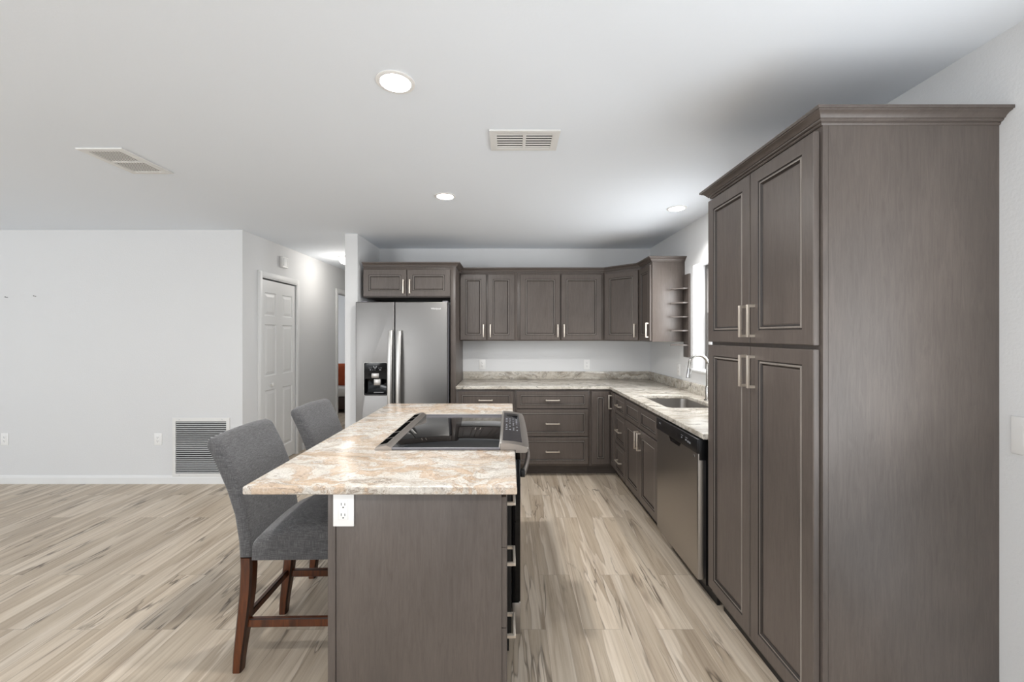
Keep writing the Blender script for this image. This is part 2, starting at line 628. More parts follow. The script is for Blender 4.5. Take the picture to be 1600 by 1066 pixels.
def crown(name, path, z, parent=None, mats=None, scale=1.0):
    """moulding swept along a plan polyline, profile pushed out to the left of travel"""
    pts = [Vector((x, y)) for x, y in path]
    n = len(pts)
    outs = []
    for i in range(n):
        d0 = (pts[i] - pts[i - 1]).normalized() if i > 0 else None
        d1 = (pts[i + 1] - pts[i]).normalized() if i < n - 1 else None
        n0 = Vector((-d0.y, d0.x)) if d0 else None
        n1 = Vector((-d1.y, d1.x)) if d1 else None
        if n0 is None:
            outs.append(n1)
        elif n1 is None:
            outs.append(n0)
        else:
            outs.append((n0 + n1) / (1 + n0.dot(n1)))
    bm = bmesh.new()
    rings = []
    for p, o in zip(pts, outs):
        rings.append([(p.x + o.x * a * scale, p.y + o.y * a * scale, z + b * scale) for a, b in CROWN])
    loft(bm, rings)
    for f in bm.faces:
        f.normal_update()
    return finish(name, bm, mats or M_WOODH, parent, 25)


# ------------------------------------------------------------------ room shell
HC = 2.44
XR, XL = 1.65, -7.0
YB, YL, YR = 4.79, 3.94, -4.0


def struct(o):
    o['kind'] = 'structure'
    return o


def wall(name, axis, a0, a1, p0, p1, openings=(), z0=0.0, z1=HC, mat=None):
    """wall running along `axis` from a0..a1, thickness p0..p1, openings (b0,b1,za,zb)"""
    bm = bmesh.new()
    us = sorted({a0, a1} | {o[0] for o in openings} | {o[1] for o in openings})
    zs = sorted({z0, z1} | {o[2] for o in openings} | {o[3] for o in openings})

    def inside(u, z):
        return not any(o[0] < u < o[1] and o[2] < z < o[3] for o in openings)
    # tall strips
    for u0, u1 in zip(us[:-1], us[1:]):
        run = None
        for za, zb in list(zip(zs[:-1], zs[1:])) + [(None, None)]:
            ok = za is not None and inside((u0 + u1) / 2, (za + zb) / 2)
            if ok:
                run = (run[0], zb) if run else (za, zb)
            elif run:
                if axis == 'x':
                    add_box(bm, u0, u1, p0, p1, run[0], run[1])
                else:
                    add_box(bm, p0, p1, u0, u1, run[0], run[1])
                run = None
    return struct(finish(name, bm, mat or M_WALL))


struct(box('floor', XL - .2, 1.9, YR - .2, 9.4, -0.06, 0.0, M_FLOOR))
struct(box('ceiling', XL - .2, 1.9, YR - .2, 9.4, HC, HC + 0.08, M_CEIL))
wall('wall_back', 'x', -1.511, XR, YB, YB + .12)
wall('wall_right', 'y', YR, YB, XR, XR + .15, [(2.55, 3.667, 1.126, 2.052), (-0.80, 1.02, 0.12, 2.05)])
wall('wall_left', 'x', XL, -2.562, YL, YL + .12)
wall('wall_hall', 'y', YL + .12, 8.2, -2.682, -2.562, [(4.232, 4.923, -1, 2.03), (6.11, 6.90, -1, 2.06)])
wall('wall_partition', 'y', 4.09, 8.2, -1.636, -1.511)
wall('wall_hall_end', 'x', -2.562, -1.636, 8.08, 8.2)
wall('wall_rear', 'x', XL, XR, YR - .12, YR, [(-5.5, -3.1, 0.3, 2.3), (-1.8, 0.6, 0.05, 2.2)])
wall('wall_far_left', 'y', YR, YL, XL - .12, XL, [(-0.8, 2.0, 0.45, 2.25)])
wall('wall_bedroom', 'x', -5.2, -2.682, 9.0, 9.12)
wall('wall_bedroom_side', 'y', 5.4, 9.0, -5.3, -5.18)
wall('wall_bedroom_front', 'x', -5.2, -2.682, 5.4, 5.5)
# closet box behind the bifold door
wall('wall_closet', 'y', 4.10, 5.20, -3.32, -3.26)
wall('wall_closet_end', 'x', -3.26, -2.682, 5.14, 5.20)


def baseboard(name, axis, a0, a1, p, sign, h=0.082):
    prof = [(0.0, 0.0), (0.013, 0.0), (0.013, h - .022), (0.010, h - .012), (0.007, h - .005), (0.0, h)]
    bm = bmesh.new()
    rings = []
    for a in (a0, a1):
        rings.append([((a, p + sign * d, z) if axis == 'x' else (p + sign * d, a, z)) for d, z in prof])
    loft(bm, rings)
    return struct(finish(name, bm, M_TRIM))


baseboard('baseboard_left', 'x', XL, -2.562, YL, -1)
baseboard('baseboard_hall', 'y', YL - .012, 4.168, -2.562, 1)
baseboard('baseboard_hall_far', 'y', 5.084, 6.05, -2.562, 1)
baseboard('baseboard_partition', 'x', -1.636, -1.511, 4.09, -1)
baseboard('baseboard_right', 'y', 1.02, 1.37, XR, -1)


# casing round an opening in the hall wall (x = -2.562, facing +X)
def casing(name, y0, y1, zt, wdt):
    bm = bmesh.new()
    x0, x1 = -2.562, -2.562 + 0.017
    for (ya, yb, za, zb) in ((y0 - wdt, y0 + .004, 0, zt + wdt), (y1 - .004, y1 + wdt, 0, zt + wdt), (y0 + .004, y1 - .004, zt - .004, zt + wdt)):
        add_box(bm, x0, x1, ya, yb, za, zb, 0.003)
        m = 0.012
        if yb - ya < 0.2:
            add_box(bm, x1 - .002, x1 + .005, ya + m, yb - m, za, zb - m, 0.002)
        else:
            add_box(bm, x1 - .002, x1 + .005, ya - m, yb + m, za + m, zb - m, 0.002)
    return struct(finish(name, bm, M_TRIM, None, 40))


casing('trim_1', 4.232, 4.923, 2.03, 0.062)
casing('trim_2', 6.11, 6.90, 2.06, 0.062)


def panel_leaf(name, w, h, t, parent, cells):
    """moulded door leaf: flat face with sunken, raised-centre panels; front -Y"""
    xs = sorted({0, w} | {c[0] for c in cells} | {c[1] for c in cells})
    zs = sorted({0, h} | {c[2] for c in cells} | {c[3] for c in cells})
    bm = bmesh.new()
    for xa, xb in zip(xs[:-1], xs[1:]):
        for za, zb in zip(zs[:-1], zs[1:]):
            hit = [c for c in cells if c[0] <= xa and xb <= c[1] and c[2] <= za and zb <= c[3]]
            if not hit:
                q = [bm.verts.new((x, -t, z)) for x, z in ((xa, za), (xb, za), (xb, zb), (xa, zb))]
                bm.faces.new(q)
    for c in cells:
        rings = []
        for ins, d in ((0, 0), (0.008, 0.009), (0.020, 0.009), (0.045, 0.002)):
            rings.append([bm.verts.new((x, -t + d, z)) for x, z in ((c[0] + ins, c[2] + ins), (c[1] - ins, c[2] + ins), (c[1] - ins, c[3] - ins), (c[0] + ins, c[3] - ins))])
        for a, b in zip(rings[:-1], rings[1:]):
            for i in range(4):
                bm.faces.new((a[i], a[(i + 1) % 4], b[(i + 1) % 4], b[i]))
        bm.faces.new(rings[-1])
    o = [bm.verts.new((x, -t, z)) for x, z in ((0, 0), (w, 0), (w, h), (0, h))]
    b = [bm.verts.new((x, 0, z)) for x, z in ((0, 0), (w, 0), (w, h), (0, h))]
    for i in range(4):
        bm.faces.new((o[i], o[(i + 1) % 4], b[(i + 1) % 4], b[i]))
    bm.faces.new(b[::-1])
    bmesh.ops.remove_doubles(bm, verts=bm.verts, dist=1e-6)
    return finish(name, bm, M_TRIM, parent)


door = empty('door_1', (-2.600, 4.240, 0.012), PI / 2, kind='structure')
cells = [(0.065, 0.278, 1.62, 1.87), (0.065, 0.278, 0.98, 1.53), (0.065, 0.278, 0.16, 0.83)]
leaf_w = 0.338
for i in range(2):
    lf = panel_leaf('door_leaf', leaf_w, 2.0, 0.034, door, cells)
    lf.location = (i * (leaf_w - 0.0015), 0, 0)
    if i == 0:
        bm = bmesh.new()
        add_lathe(bm, [(0.008, 0), (0.008, 0.014), (0.017, 0.020), (0.019, 0.028), (0.012, 0.034), (0.0, 0.035)], n=20)
        bmesh.ops.rotate(bm, verts=bm.verts, matrix=Matrix.Rotation(PI / 2, 3, 'X'))
        tag(finish('door_knob', bm, M_WHITE, lf, 60, (0.172, -0.034, 0.885)), 'small white round knob')

# kitchen window over the sink
win = empty('window_1', (XR + .107, 3.1085, 1.126), 0, kind='structure')
WY0, WY1, WZ = -0.5575, 0.5575, 0.925
bm = bmesh.new()
for (ya, yb, za, zb) in ((WY0 + .001, WY0 + .04, .001, WZ - .001), (WY1 - .04, WY1 - .001, .001, WZ - .001), (WY0 + .04, WY1 - .04, .001, .04), (WY0 + .04, WY1 - .04, WZ - .04, WZ - .001)):
    add_box(bm, 0, 0.04, ya, yb, za, zb, 0.002)
finish('window_frame', bm, M_BRONZE, win, 40)
bm = bmesh.new()
for (ya, yb, za, zb) in ((WY0 + .04, WY0 + .07, .04, .50), (WY1 - .07, WY1 - .04, .04, .50), (WY0 + .07, WY1 - .07, .04, .08), (WY0 + .07, WY1 - .07, .46, .50)):
    add_box(bm, -0.004, 0.018, ya, yb, za, zb, 0.001)
finish('window_sash', bm, M_BRONZE, win, 40)
box('window_pane', 0.014, 0.018, WY0 + .03, WY1 - .03, 0.03, WZ - .03, M_GLASS, win)
box('window_sill', -0.125, -0.001, WY0 - .03, WY1 + .03, -0.022, -0.001, M_TRIM, win, 0.004)
# reveal lining below keeps the plaster look; glazed door on the right wall (outside the frame)
gd = empty('window_2', (XR + .075, 0.11, 0.12), 0, kind='structure')
bm = bmesh.new()
for (ya, yb, za, zb) in ((-.909, -.84, .001, 1.929), (.84, .909, .001, 1.929), (-.03, .03, .07, 1.86), (-.84, .84, .001, .07), (-.84, .84, 1.86, 1.929)):
    add_box(bm, 0, 0.05, ya, yb, za, zb, 0.002)
finish('window_frame', bm, M_TRIM, gd, 40)

# ------------------------------------------------------------------ pantry
p = empty('pantry_cabinet', (1.055, 2.125, 0), -PI / 2,
          'tall dark slate pantry cabinet with four doors, at the right edge of the room', 'cabinet')
PW, PD = 0.745, XR - 1.055 - 0.001
box('body', 0, PW, 0, PD, 0.10, 2.138, M_WOOD, p, 0.001)
box('toe_kick', 0.0, PW - 0.02, 0.06, 0.08, 0.0, 0.099, M_BLACKTOE, p)
# side skin facing the camera with a narrow front stile
bm = bmesh.new()
add_box(bm, PW + .0003, PW + .004, 0.0, 0.018, 0.0, 2.138, 0.0008)
add_box(bm, PW + .0003, PW + .0028, 0.0195, PD, 0.0, 2.138, 0.0)
finish('side_panel', bm, M_WOOD, p)
dl = [(0.006, 0.370, 'far'), (0.376, 0.739, 'near')]
for (za, zb, hz) in ((1.395, 2.119, 1.489), (0.136, 1.380, 1.275)):
    for x0, x1, side in dl:
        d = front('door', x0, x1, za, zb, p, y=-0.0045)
        pull(d, (x1 - 0.024) if side == 'far' else (x0 + 0.030), hz, True, 0.137, -0.0245)
crown('crown_moulding', [(0.0, PD), (0.0, 0.0), (PW, 0.0), (PW, PD)][::-1], 2.135, p, [M_WOODH])

# ------------------------------------------------------------------ upper cabinets
UY = 4.485


def upper(name_label, x0, x1, y, z0, z1, depth, doors, hz, group=None):
    c = empty('wall_cabinet', (x0, y, 0), 0, name_label, 'cabinet', group)
    box('body', 0.0005, x1 - x0 - 0.0005, 0, depth, z0, z1, M_WOOD, c, 0.001)
    for i, (a, b, hx) in enumerate(doors):
        d = front('door', a - x0, b - x0, z0 + 0.010, z1 - 0.024, c)
        pull(d, hx - x0, hz, True, 0.14)
    return c


upper('narrower two-door dark wall cabinet beside the fridge panel, above the back counter', -0.536, 0.093, UY, 1.366, 2.116, YB - UY - .001,
      [(-0.528, -0.248, -0.275), (-0.228, 0.061, -0.200)], 1.475)
upper('wider two-door dark wall cabinet in the middle of the back wall', 0.093, 1.043, UY, 1.366, 2.116, YB - UY - .001,
      [(0.126, 0.558, 0.532), (0.572, 1.010, 0.600)], 1.475)
# diagonal corner
c = empty('corner_wall_cabinet', (1.0445, UY, 0), 0, 'dark diagonal wall cabinet with one door in the back right corner', 'cabinet')
bm = bmesh.new()
add_prism(bm, [(0, 0), (0.3005, -0.305), (XR - 1.0455, -0.305), (XR - 1.0455, YB - UY - .001), (0, YB - UY - .001)], 1.366, 2.116)
finish('body', bm, M_WOOD, c)
dd = front('door', 0.018, 0.408, 1.376, 2.092, c)
dd.rotation_euler = (0, 0, -math.atan2(0.305, 0.3005))
dd.location = (0, -0.0015, 0)
pull(dd, 0.380, 1.475, True, 0.14)
# single right cabinet
c = empty('wall_cabinet', (1.345, 4.178, 0), -PI / 2, 'narrow one-door dark wall cabinet on the right wall beside the small shelf', 'cabinet')
box('body', 0, 0.338, 0, XR - 1.345 - .001, 1.366, 2.116, M_WOOD, c, 0.001)
d = front('door', 0.015, 0.325, 1.376, 2.092, c)
pull(d, 0.297, 1.475, True, 0.14)
tag(crown('crown_moulding', [(-0.534, UY), (1.0445, UY), (1.345, 4.178), (1.345, 3.840), (XR - .001, 3.840)][::-1], 2.1165),
    'dark stepped crown moulding running along the wall cabinets over the back counter', 'moulding')

# over-fridge cabinet with its tall side panel
c = empty('fridge_cabinet', (-1.475, 4.150, 0), 0, 'dark cabinet with two wide low doors above the refrigerator', 'cabinet')
box('body', 0, 0.886, 0, YB - 4.150 - .001, 1.811, 2.116, M_WOOD, c, 0.001)
box('side_panel', 0.8865, 0.938, -0.018, YB - 4.150 - .001, 0.0, 2.116, M_WOOD, c, 0.001)
d = front('door', 0.006, 0.442, 1.820, 2.090, c)
pull(d, 0.415, 1.917, True, 0.14)
d = front('door', 0.450, 0.882, 1.820, 2.090, c)
pull(d, 0.480, 1.917, True, 0.14)
crown('crown_moulding', [(0.0, 0.0), (0.938, 0.0), (0.938, 0.286)][::-1], 2.1165, c, [M_WOODH])

# ------------------------------------------------------------------ base cabinets
BY = 4.130
DZ = [(0.692, 0.862), (0.412, 0.682), (0.132, 0.401)]
HZ = [0.776, 0.542, 0.262]


def drawer_bank(label, loc, rz, w, x0, x1, depth, toe=0.10, hl=0.14):
    c = empty('drawer_base_cabinet', loc, rz, label, 'cabinet')
    box('body', 0.0005, w - 0.0005, 0, depth, 0.11, 0.884, M_WOOD, c, 0.001)
    box('toe_kick', 0.0, w, toe, toe + .018, 0.0, 0.109, M_WOODH, c)
    for (a, b), hz in zip(DZ, HZ):
        d = front('drawer', x0, x1, a, b, c, DRAWER_PROF)
        pull(d, (x0 + x1) / 2, hz, False, hl)
    return c


drawer_bank('dark three-drawer base cabinet beside the refrigerator panel, mostly hidden by the island', (-0.535, BY, 0), 0, 0.597, 0.028, 0.578, YB - BY - .002)
drawer_bank('dark three-drawer base cabinet with long pulls in the middle of the back wall', (0.0625, BY, 0), 0, 0.751, 0.0185, 0.7335, YB - BY - .002)
c = empty('corner_base_cabinet', (0.814, BY, 0), 0, 'dark corner base cabinet with a folding two-leaf door', 'cabinet')
bm = bmesh.new()
add_prism(bm, [(0, 0), (0.226, 0), (0.226, -0.184), (XR - .816, -0.184), (XR - .816, YB - BY - .002), (0, YB - BY - .002)], 0.11, 0.884)
finish('body', bm, M_WOOD, c)
bm = bmesh.new()
add_prism(bm, [(0, 0.10), (0.300, 0.10), (0.300, -0.184), (0.318, -0.184), (0.318, 0.118), (0, 0.118)], 0.0, 0.109)
finish('toe_kick', bm, M_WOODH, c)
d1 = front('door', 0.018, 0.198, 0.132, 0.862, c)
d2 = front('door', 0.0, 0.150, 0.132, 0.862, c)
d2.location = (0.226, -0.026, 0)
d2.rotation_euler = (0, 0, -PI / 2)
pull(d2, 0.045, 0.765, True, 0.14)

drawer_bank('narrow dark three-drawer base cabinet in the corner of the right-hand run', (1.040, 3.944, 0), -PI / 2, 0.344, 0.012, 0.335, XR - 1.042, 0.075, 0.13)
c = empty('sink_base_cabinet', (1.040, 3.5985, 0), -PI / 2, 'dark sink base cabinet with two doors below two false drawer fronts', 'cabinet')
SW = 0.830
for (a, b, z0, z1) in ((0.0005, 0.018, .11, .884), (SW - .0505, SW - .0005, .11, .884)):
    pass
bm = bmesh.new()
add_box(bm, 0.0005, SW - .0005, 0.0, 0.02, 0.11, 0.884)
add_box(bm, 0.0005, 0.018, 0.02, XR - 1.042, 0.11, 0.884)
add_box(bm, SW - .018, SW - .0005, 0.02, XR - 1.042, 0.11, 0.884)
add_box(bm, 0.018, SW - .018, 0.02, XR - 1.042, 0.11, 0.128)
finish('body', bm, M_WOOD, c)
box('toe_kick', 0.0, SW, 0.075, 0.093, 0.0, 0.109, M_BLACKTOE, c)
front('drawer_front', 0.008, 0.390, 0.700, 0.862, c, DRAWER_PROF)
front('drawer_front', 0.396, 0.782, 0.700, 0.862, c, DRAWER_PROF)
d = front('door', 0.008, 0.390, 0.132, 0.690, c)
pull(d, 0.362, 0.600, True, 0.14)
d = front('door', 0.396, 0.782, 0.132, 0.690, c)
pull(d, 0.424, 0.600, True, 0.14)

# ------------------------------------------------------------------ perimeter worktop
ct = slab('countertop', [(-0.533, 4.100), (1.010, 4.100), (1.010, 2.1275), (XR - .002, 2.1275), (XR - .002, YB - .002), (-0.533, YB - .002)],
          [round_rect(1.128, 1.505, 2.895, 3.507, 0.05)], 0.8855, 0.9150, 0.004, M_PERIM)
tag(ct, 'L-shaped grey-beige streaked granite worktop along the back and right walls', 'countertop')
box('backsplash', -0.533, XR - .002, YB - .022, YB - .002, 0.9152, 1.005, M_PERIM, ct, 0.002)
box('backsplash', XR - .022, XR - .002, 2.1275, YB - .0225, 0.9152, 1.005, M_PERIM, ct, 0.002)

# sink basin (undermount)
sk = empty('kitchen_sink', (1.3165, 3.201, 0.8850), 0, 'stainless undermount sink bowl set into the granite on the right', 'sink')
bm = bmesh.new()
rings = []
for (e, z, r) in ((0.022, 0.0, 0.06), (0.004, 0.0, 0.055), (0.003, -0.01, 0.055), (-0.004, -0.17, 0.055), (-0.012, -0.19, 0.05), (-0.03, -0.20, 0.04)):
    rings.append([(x, y, z - 0.0006) for x, y in round_rect(-0.1885 - e, 0.1885 + e, -0.306 - e, 0.306 + e, r, 6)])
vr = [[bm.verts.new(q) for q in r] for r in rings]
n = len(vr[0])
for a, b in zip(vr[:-1], vr[1:]):
    for i in range(n):
        bm.faces.new((a[i], a[(i + 1) % n], b[(i + 1) % n], b[i]))
bm.faces.new(vr[-1])
bw = finish('basin', bm, M_STEELX, sk, 40)
md = bw.modifiers.new('thickness', 'SOLIDIFY')
md.thickness = 0.0012
md.offset = 1
bm = bmesh.new()
add_lathe(bm, [(0.0, 0.0), (0.045, 0.0), (0.045, 0.002), (0.038, 0.003), (0.032, 0.0015), (0.0, 0.001)], (0, 0, -0.1998))
finish('drain', bm, M_CHROME, sk, 40)

# faucet
fa = empty('kitchen_faucet', (1.560, 3.215, 0.9152), 0, 'brushed steel gooseneck faucet standing behind the sink', 'faucet')
bm = bmesh.new()
add_lathe(bm, [(0.0, 0.0), (0.027, 0.0), (0.027, 0.006), (0.020, 0.012), (0.019, 0.10), (0.015, 0.115), (0.0, 0.116)], n=24)
finish('base', bm, M_BRUSHNI, fa, 40)
bm = bmesh.new()
pts = [(0, 0, 0.114), (0, 0, 0.20), (-0.001, 0, 0.27)]
R = 0.070
for k in range(0, 13):
    a = PI * k / 12 * 0.94
    pts.append((-R + R * math.cos(a), 0, 0.285 + R * math.sin(a)))
lx, _, lz = pts[-1]
pts.append((lx - 0.006, 0, lz - 0.045))
add_tube(bm, pts, 0.0125, 16)
finish('spout', bm, M_BRUSHNI, fa, 60)
bm = bmesh.new()
e0 = Vector((lx - 0.006, 0, lz - 0.046))
dr = Vector((-0.09, 0, -1)).normalized()
add_tube(bm, [e0, e0 + dr * 0.025, e0 + dr * 0.060, e0 + dr * 0.075], [0.0135, 0.0155, 0.0185, 0.0175], 18)
finish('spray_head', bm, M_CHROME, fa, 60)
bm = bmesh.new()
add_tube(bm, [(0.0, -0.017, 0.075), (0.0, -0.040, 0.080), (0.0, -0.085, 0.110)], [0.010, 0.008, 0.006], 12)
finish('lever', bm, M_BRUSHNI, fa, 60)

# ------------------------------------------------------------------ dishwasher (local front -Y, x toward the camera)
dw = empty('dishwasher', (0.999, 2.765, 0), -PI / 2, 'stainless dishwasher with black control strip under the granite worktop', 'dishwasher')
DW = 0.600
box('body', 0.006, DW - .006, 0.045, 0.60, 0.10, 0.868, M_BLACK, dw)
# door: gently bowed sheet
bm = bmesh.new()
rings = []
for x, yf in ((0.0, 0.005), (0.004, 0.001), (0.012, 0.0), (DW - .012, 0.0), (DW - .004, 0.001), (DW, 0.005)):
    rings.append([(x, yf, 0.136), (x, yf, 0.800), (x, 0.030, 0.800), (x, 0.030, 0.136)])
loft(bm, rings)
finish('door', bm, M_STEELX, dw, 50)
box('door_edge', 0.003, DW - .003, 0.0305, 0.0445, 0.140, 0.770, M_DARKTRIM, dw)
cp = box('control_panel', 0.0, DW + .001, -0.004, 0.040, 0.801, 0.879, M_BLACK, dw, 0.004)
box('end_cap', DW - .03, DW + .002, 0.0065, 0.0445, 0.766, 0.8795, M_BLACK, dw, 0.003)
bm = bmesh.new()
rings = []
for x, s in ((0.215, 0.0), (0.235, 1.0), (0.365, 1.0), (0.385, 0.0)):
    rings.append([(x, -0.0012, 0.8005), (x, -0.0012, 0.8005 - 0.002 - 0.022 * s), (x, 0.0004, 0.8005 - 0.002 - 0.022 * s), (x, 0.0004, 0.8005)])
loft(bm, rings)
finish('pocket_handle', bm, M_BLACKGLOSS, dw)
for x0, x1, z0, z1 in ((0.055, 0.082, 0.846, 0.853), (0.40, 0.425, 0.853, 0.856), (0.400, 0.412, 0.838, 0.845), (0.455, 0.485, 0.853, 0.856), (0.455, 0.475, 0.836, 0.845), (0.482, 0.500, 0.832, 0.843), (0.505, 0.522, 0.832, 0.843)):
    box('button_print', x0, x1, -0.0046, -0.0041, z0, z1, M_DIM, cp)
bm = bmesh.new()
add_lathe(bm, [(0.0, 0), (0.008, 0), (0.008, 0.001), (0.0, 0.0012)], n=16)
bmesh.ops.rotate(bm, verts=bm.verts, matrix=Matrix.Rotation(PI / 2, 3, 'X'))
finish('badge', bm, M_CHROME, dw, None, (DW - .045, -0.0002, 0.778))
box('toe_kick', 0.0, DW, 0.102, 0.117, 0.0, 0.099, M_BLACKTOE, dw)

# ------------------------------------------------------------------ refrigerator
fr = empty('refrigerator', (-1.497, 4.0, 0), 0, 'stainless side-by-side refrigerator with ice and water dispenser', 'refrigerator')
box('cabinet', 0.008, 0.890, 0.066, 0.760, 0.03, 1.742, M_FRSIDE, fr, 0.004)
box('base_grille', 0.01, 0.885, 0.045, 0.064, 0.012, 0.055, M_BLACK, fr)


def fridge_door(x0, x1, hole=None):
    o = slab('door', [(x0, 0.060), (x1, 0.060), (x1, 1.752), (x0, 1.752)], hole or [], 0.0, 0.058, 0.006, M_FRIDGE, fr)
    o.rotation_euler = (PI / 2, 0, 0)
    o.location = (0, 0.059, 0)
    return o


hole = round_rect(0.092, 0.304, 0.852, 1.000, 0.010)
dl_ = fridge_door(0.0, 0.3775, [hole])
dr_ = fridge_door(0.3850, 0.894)
# handles: wide bars bowed out toward the middle


def fr_handle(xc, parent, skew):
    bm = bmesh.new()
    rings = []
    z0, z1 = 0.42, 1.475
    for k in range(25):
        u = k / 24
        z = z0 + (z1 - z0) * u
        bow = 0.030 + 0.040 * math.sin(PI * u) ** 0.8
        yf = -bow
        th = 0.016
        w = 0.021
        sh = skew * (1 - math.sin(PI * u)) * 0.006
        rings.append([(xc + sh - w, yf + th, z), (xc + sh - w, yf + .004, z), (xc + sh - w + .004, yf, z), (xc + sh + w - .004, yf, z),
                      (xc + sh + w, yf + .004, z), (xc + sh + w, yf + th, z)])
    loft(bm, rings)
    for z in (z0, z1):
        s = 1 if z == z0 else -1
        add_box(bm, xc - .018 + skew * .006, xc + .018 + skew * .006, -0.032, -0.0002, min(z, z + s * .045), max(z, z + s * .045), 0.003)
    h = finish('handle', bm, M_STEEL, parent, 50)
    h.rotation_euler = (-PI / 2, 0, 0)
    h.location = (0, 0, 0.059)
    return h


fr_handle(0.349, dl_, 0)
fr_handle(0.432, dr_, 0)
# dispenser: rim, black face plate, recessed well, paddles and print
dsp = slab('dispenser', round_rect(0.084, 0.312, 0.838, 1.160, 0.014), [round_rect(0.092, 0.304, 0.852, 1.000, 0.010)], 0.0, 0.006, 0.001, M_BLACKGLOSS, fr)
dsp.rotation_euler = (PI / 2, 0, 0)
dsp.location = (0, -0.0003, 0)
rim = slab('rim', round_rect(0.0815, 0.3145, 0.8355, 1.1625, 0.016), [round_rect(0.0848, 0.3112, 0.8388, 1.1592, 0.013)], 0.0, 0.0066, 0.001, M_STEEL, dsp)
bm = bmesh.new()
rings = []
for e, d in ((0.0004, 0.0), (0.003, 0.05), (0.012, 0.056)):
    rings.append([(x, z, -d - 0.0005) for x, z in round_rect(0.092 + e, 0.304 - e, 0.852 + e, 1.000 - e, 0.010)])
vr = [[bm.verts.new(q) for q in r] for r in rings]
n = len(vr[0])
for a, b in zip(vr[:-1], vr[1:]):
    for i in range(n):
        bm.faces.new((a[i], a[(i + 1) % n], b[(i + 1) % n], b[i]))
bm.faces.new(vr[-1])
finish('well', bm, M_BLACKGLOSS, dsp, 40)
bm = bmesh.new()
add_box(bm, 0.160, 0.234, 1.012, 1.058, 0.0062, 0.0155, 0.003)
tag(finish('chute_cover', bm, M_STEELX, dsp, 40), 'pale grey chute cover')
bm = bmesh.new()
add_box(bm, 0.180, 0.247, 0.938, 1.000, -0.030, 0.006, 0.004)
tag(finish('paddle', bm, M_STEELX, dsp, 40), 'pale grey water paddle')
for x0, x1, z0, z1 in ((0.133, 0.142, 1.106, 1.110), (0.150, 0.158, 1.106, 1.110), (0.176, 0.184, 1.112, 1.128), (0.184, 0.201, 1.102, 1.114), (0.201, 0.209, 1.112, 1.128),
                       (0.226, 0.234, 1.106, 1.110), (0.246, 0.256, 1.106, 1.112), (0.142, 0.153, 1.086, 1.094), (0.168, 0.174, 1.086, 1.092), (0.188, 0.196, 1.088, 1.092), (0.232, 0.250, 1.086, 1.094)):
    box('icon_print', x0, x1, z0, z1, 0.0061, 0.0065, M_DIM, dsp)
box('tray_edge', 0.18, 0.275, 0.868, 0.872, -0.03, 0.0055, M_DARKTRIM, dsp)
text_mesh('logo', 'Whirlpool', 0.023, M_LOGO, fr, (0.785, -0.0003, 1.680), (PI / 2, 0, 0))
for x in (0.05, 0.845):
    box('hinge_cover', x, x + .05, 0.02, 0.09, 1.7525, 1.766, M_FRSIDE, fr, 0.003)

# ------------------------------------------------------------------ island
RY0, RY1 = 1.834, 2.596
isl = empty('kitchen_island', (-0.62, 1.418, 0), 0, 'dark slate kitchen island base below the cream granite top', 'island')
IX = 0.620 - 0.0255   # right face of the boxes, local
box('end_panel', 0.022, IX, 0.0, 0.016, 0.0, 0.884, M_WOOD, isl, 0.001)
box('corner_stile', -0.005, 0.0205, -0.004, 0.050, 0.0, 0.884, M_WOOD, isl, 0.001)
box('back_panel', 0.0, 0.020, 0.0505, 1.632, 0.0, 0.884, M_WOOD, isl, 0.001)
for (ya, yb) in ((0.0165, 0.408), (1.186, 1.632)):
    box('body', 0.0205, IX - .004, ya, yb, 0.11, 0.884, M_WOOD, isl)
    box('toe_kick', IX - .09, IX - .075, ya + .001, yb, 0.0, 0.109, M_BLACKTOE, isl)
    for (a, b), hz in zip(DZ, HZ):
        if ya < 0.1:
            d = front('drawer', 0.0, yb - ya - .012, a, b + (0.008 if b < .7 else 0.004), isl, DRAWER_PROF)
            d.location = (IX - .001, ya - .010, 0)
        else:
            d = front('drawer', 0.006, yb - ya - .006, a, b, isl, DRAWER_PROF)
            d.location = (IX - .001, ya, 0)
        d.rotation_euler = (0, 0, PI / 2)
        pull(d, (yb - ya) / 2 + 0.03, hz, False, 0.135)
box('drawer_box_edge', IX - .0038, IX - .0005, 0.0005, 0.014, 0.43, 0.66, M_BIRCH, isl)
# granite top, wraps around the range
it = slab('island_countertop', [(-0.905, 1.393), (0.028, 1.393), (0.028, RY0 + .002), (-0.588, RY0 + .002), (-0.588, RY1 - .002), (0.028, RY1 - .002), (0.028, 3.080), (-0.905, 3.080)],
          [], 0.8853, 0.9150, 0.006, M_ISLAND)
tag(it, 'cream and tan veined granite island top wrapped around the black cooktop', 'countertop')


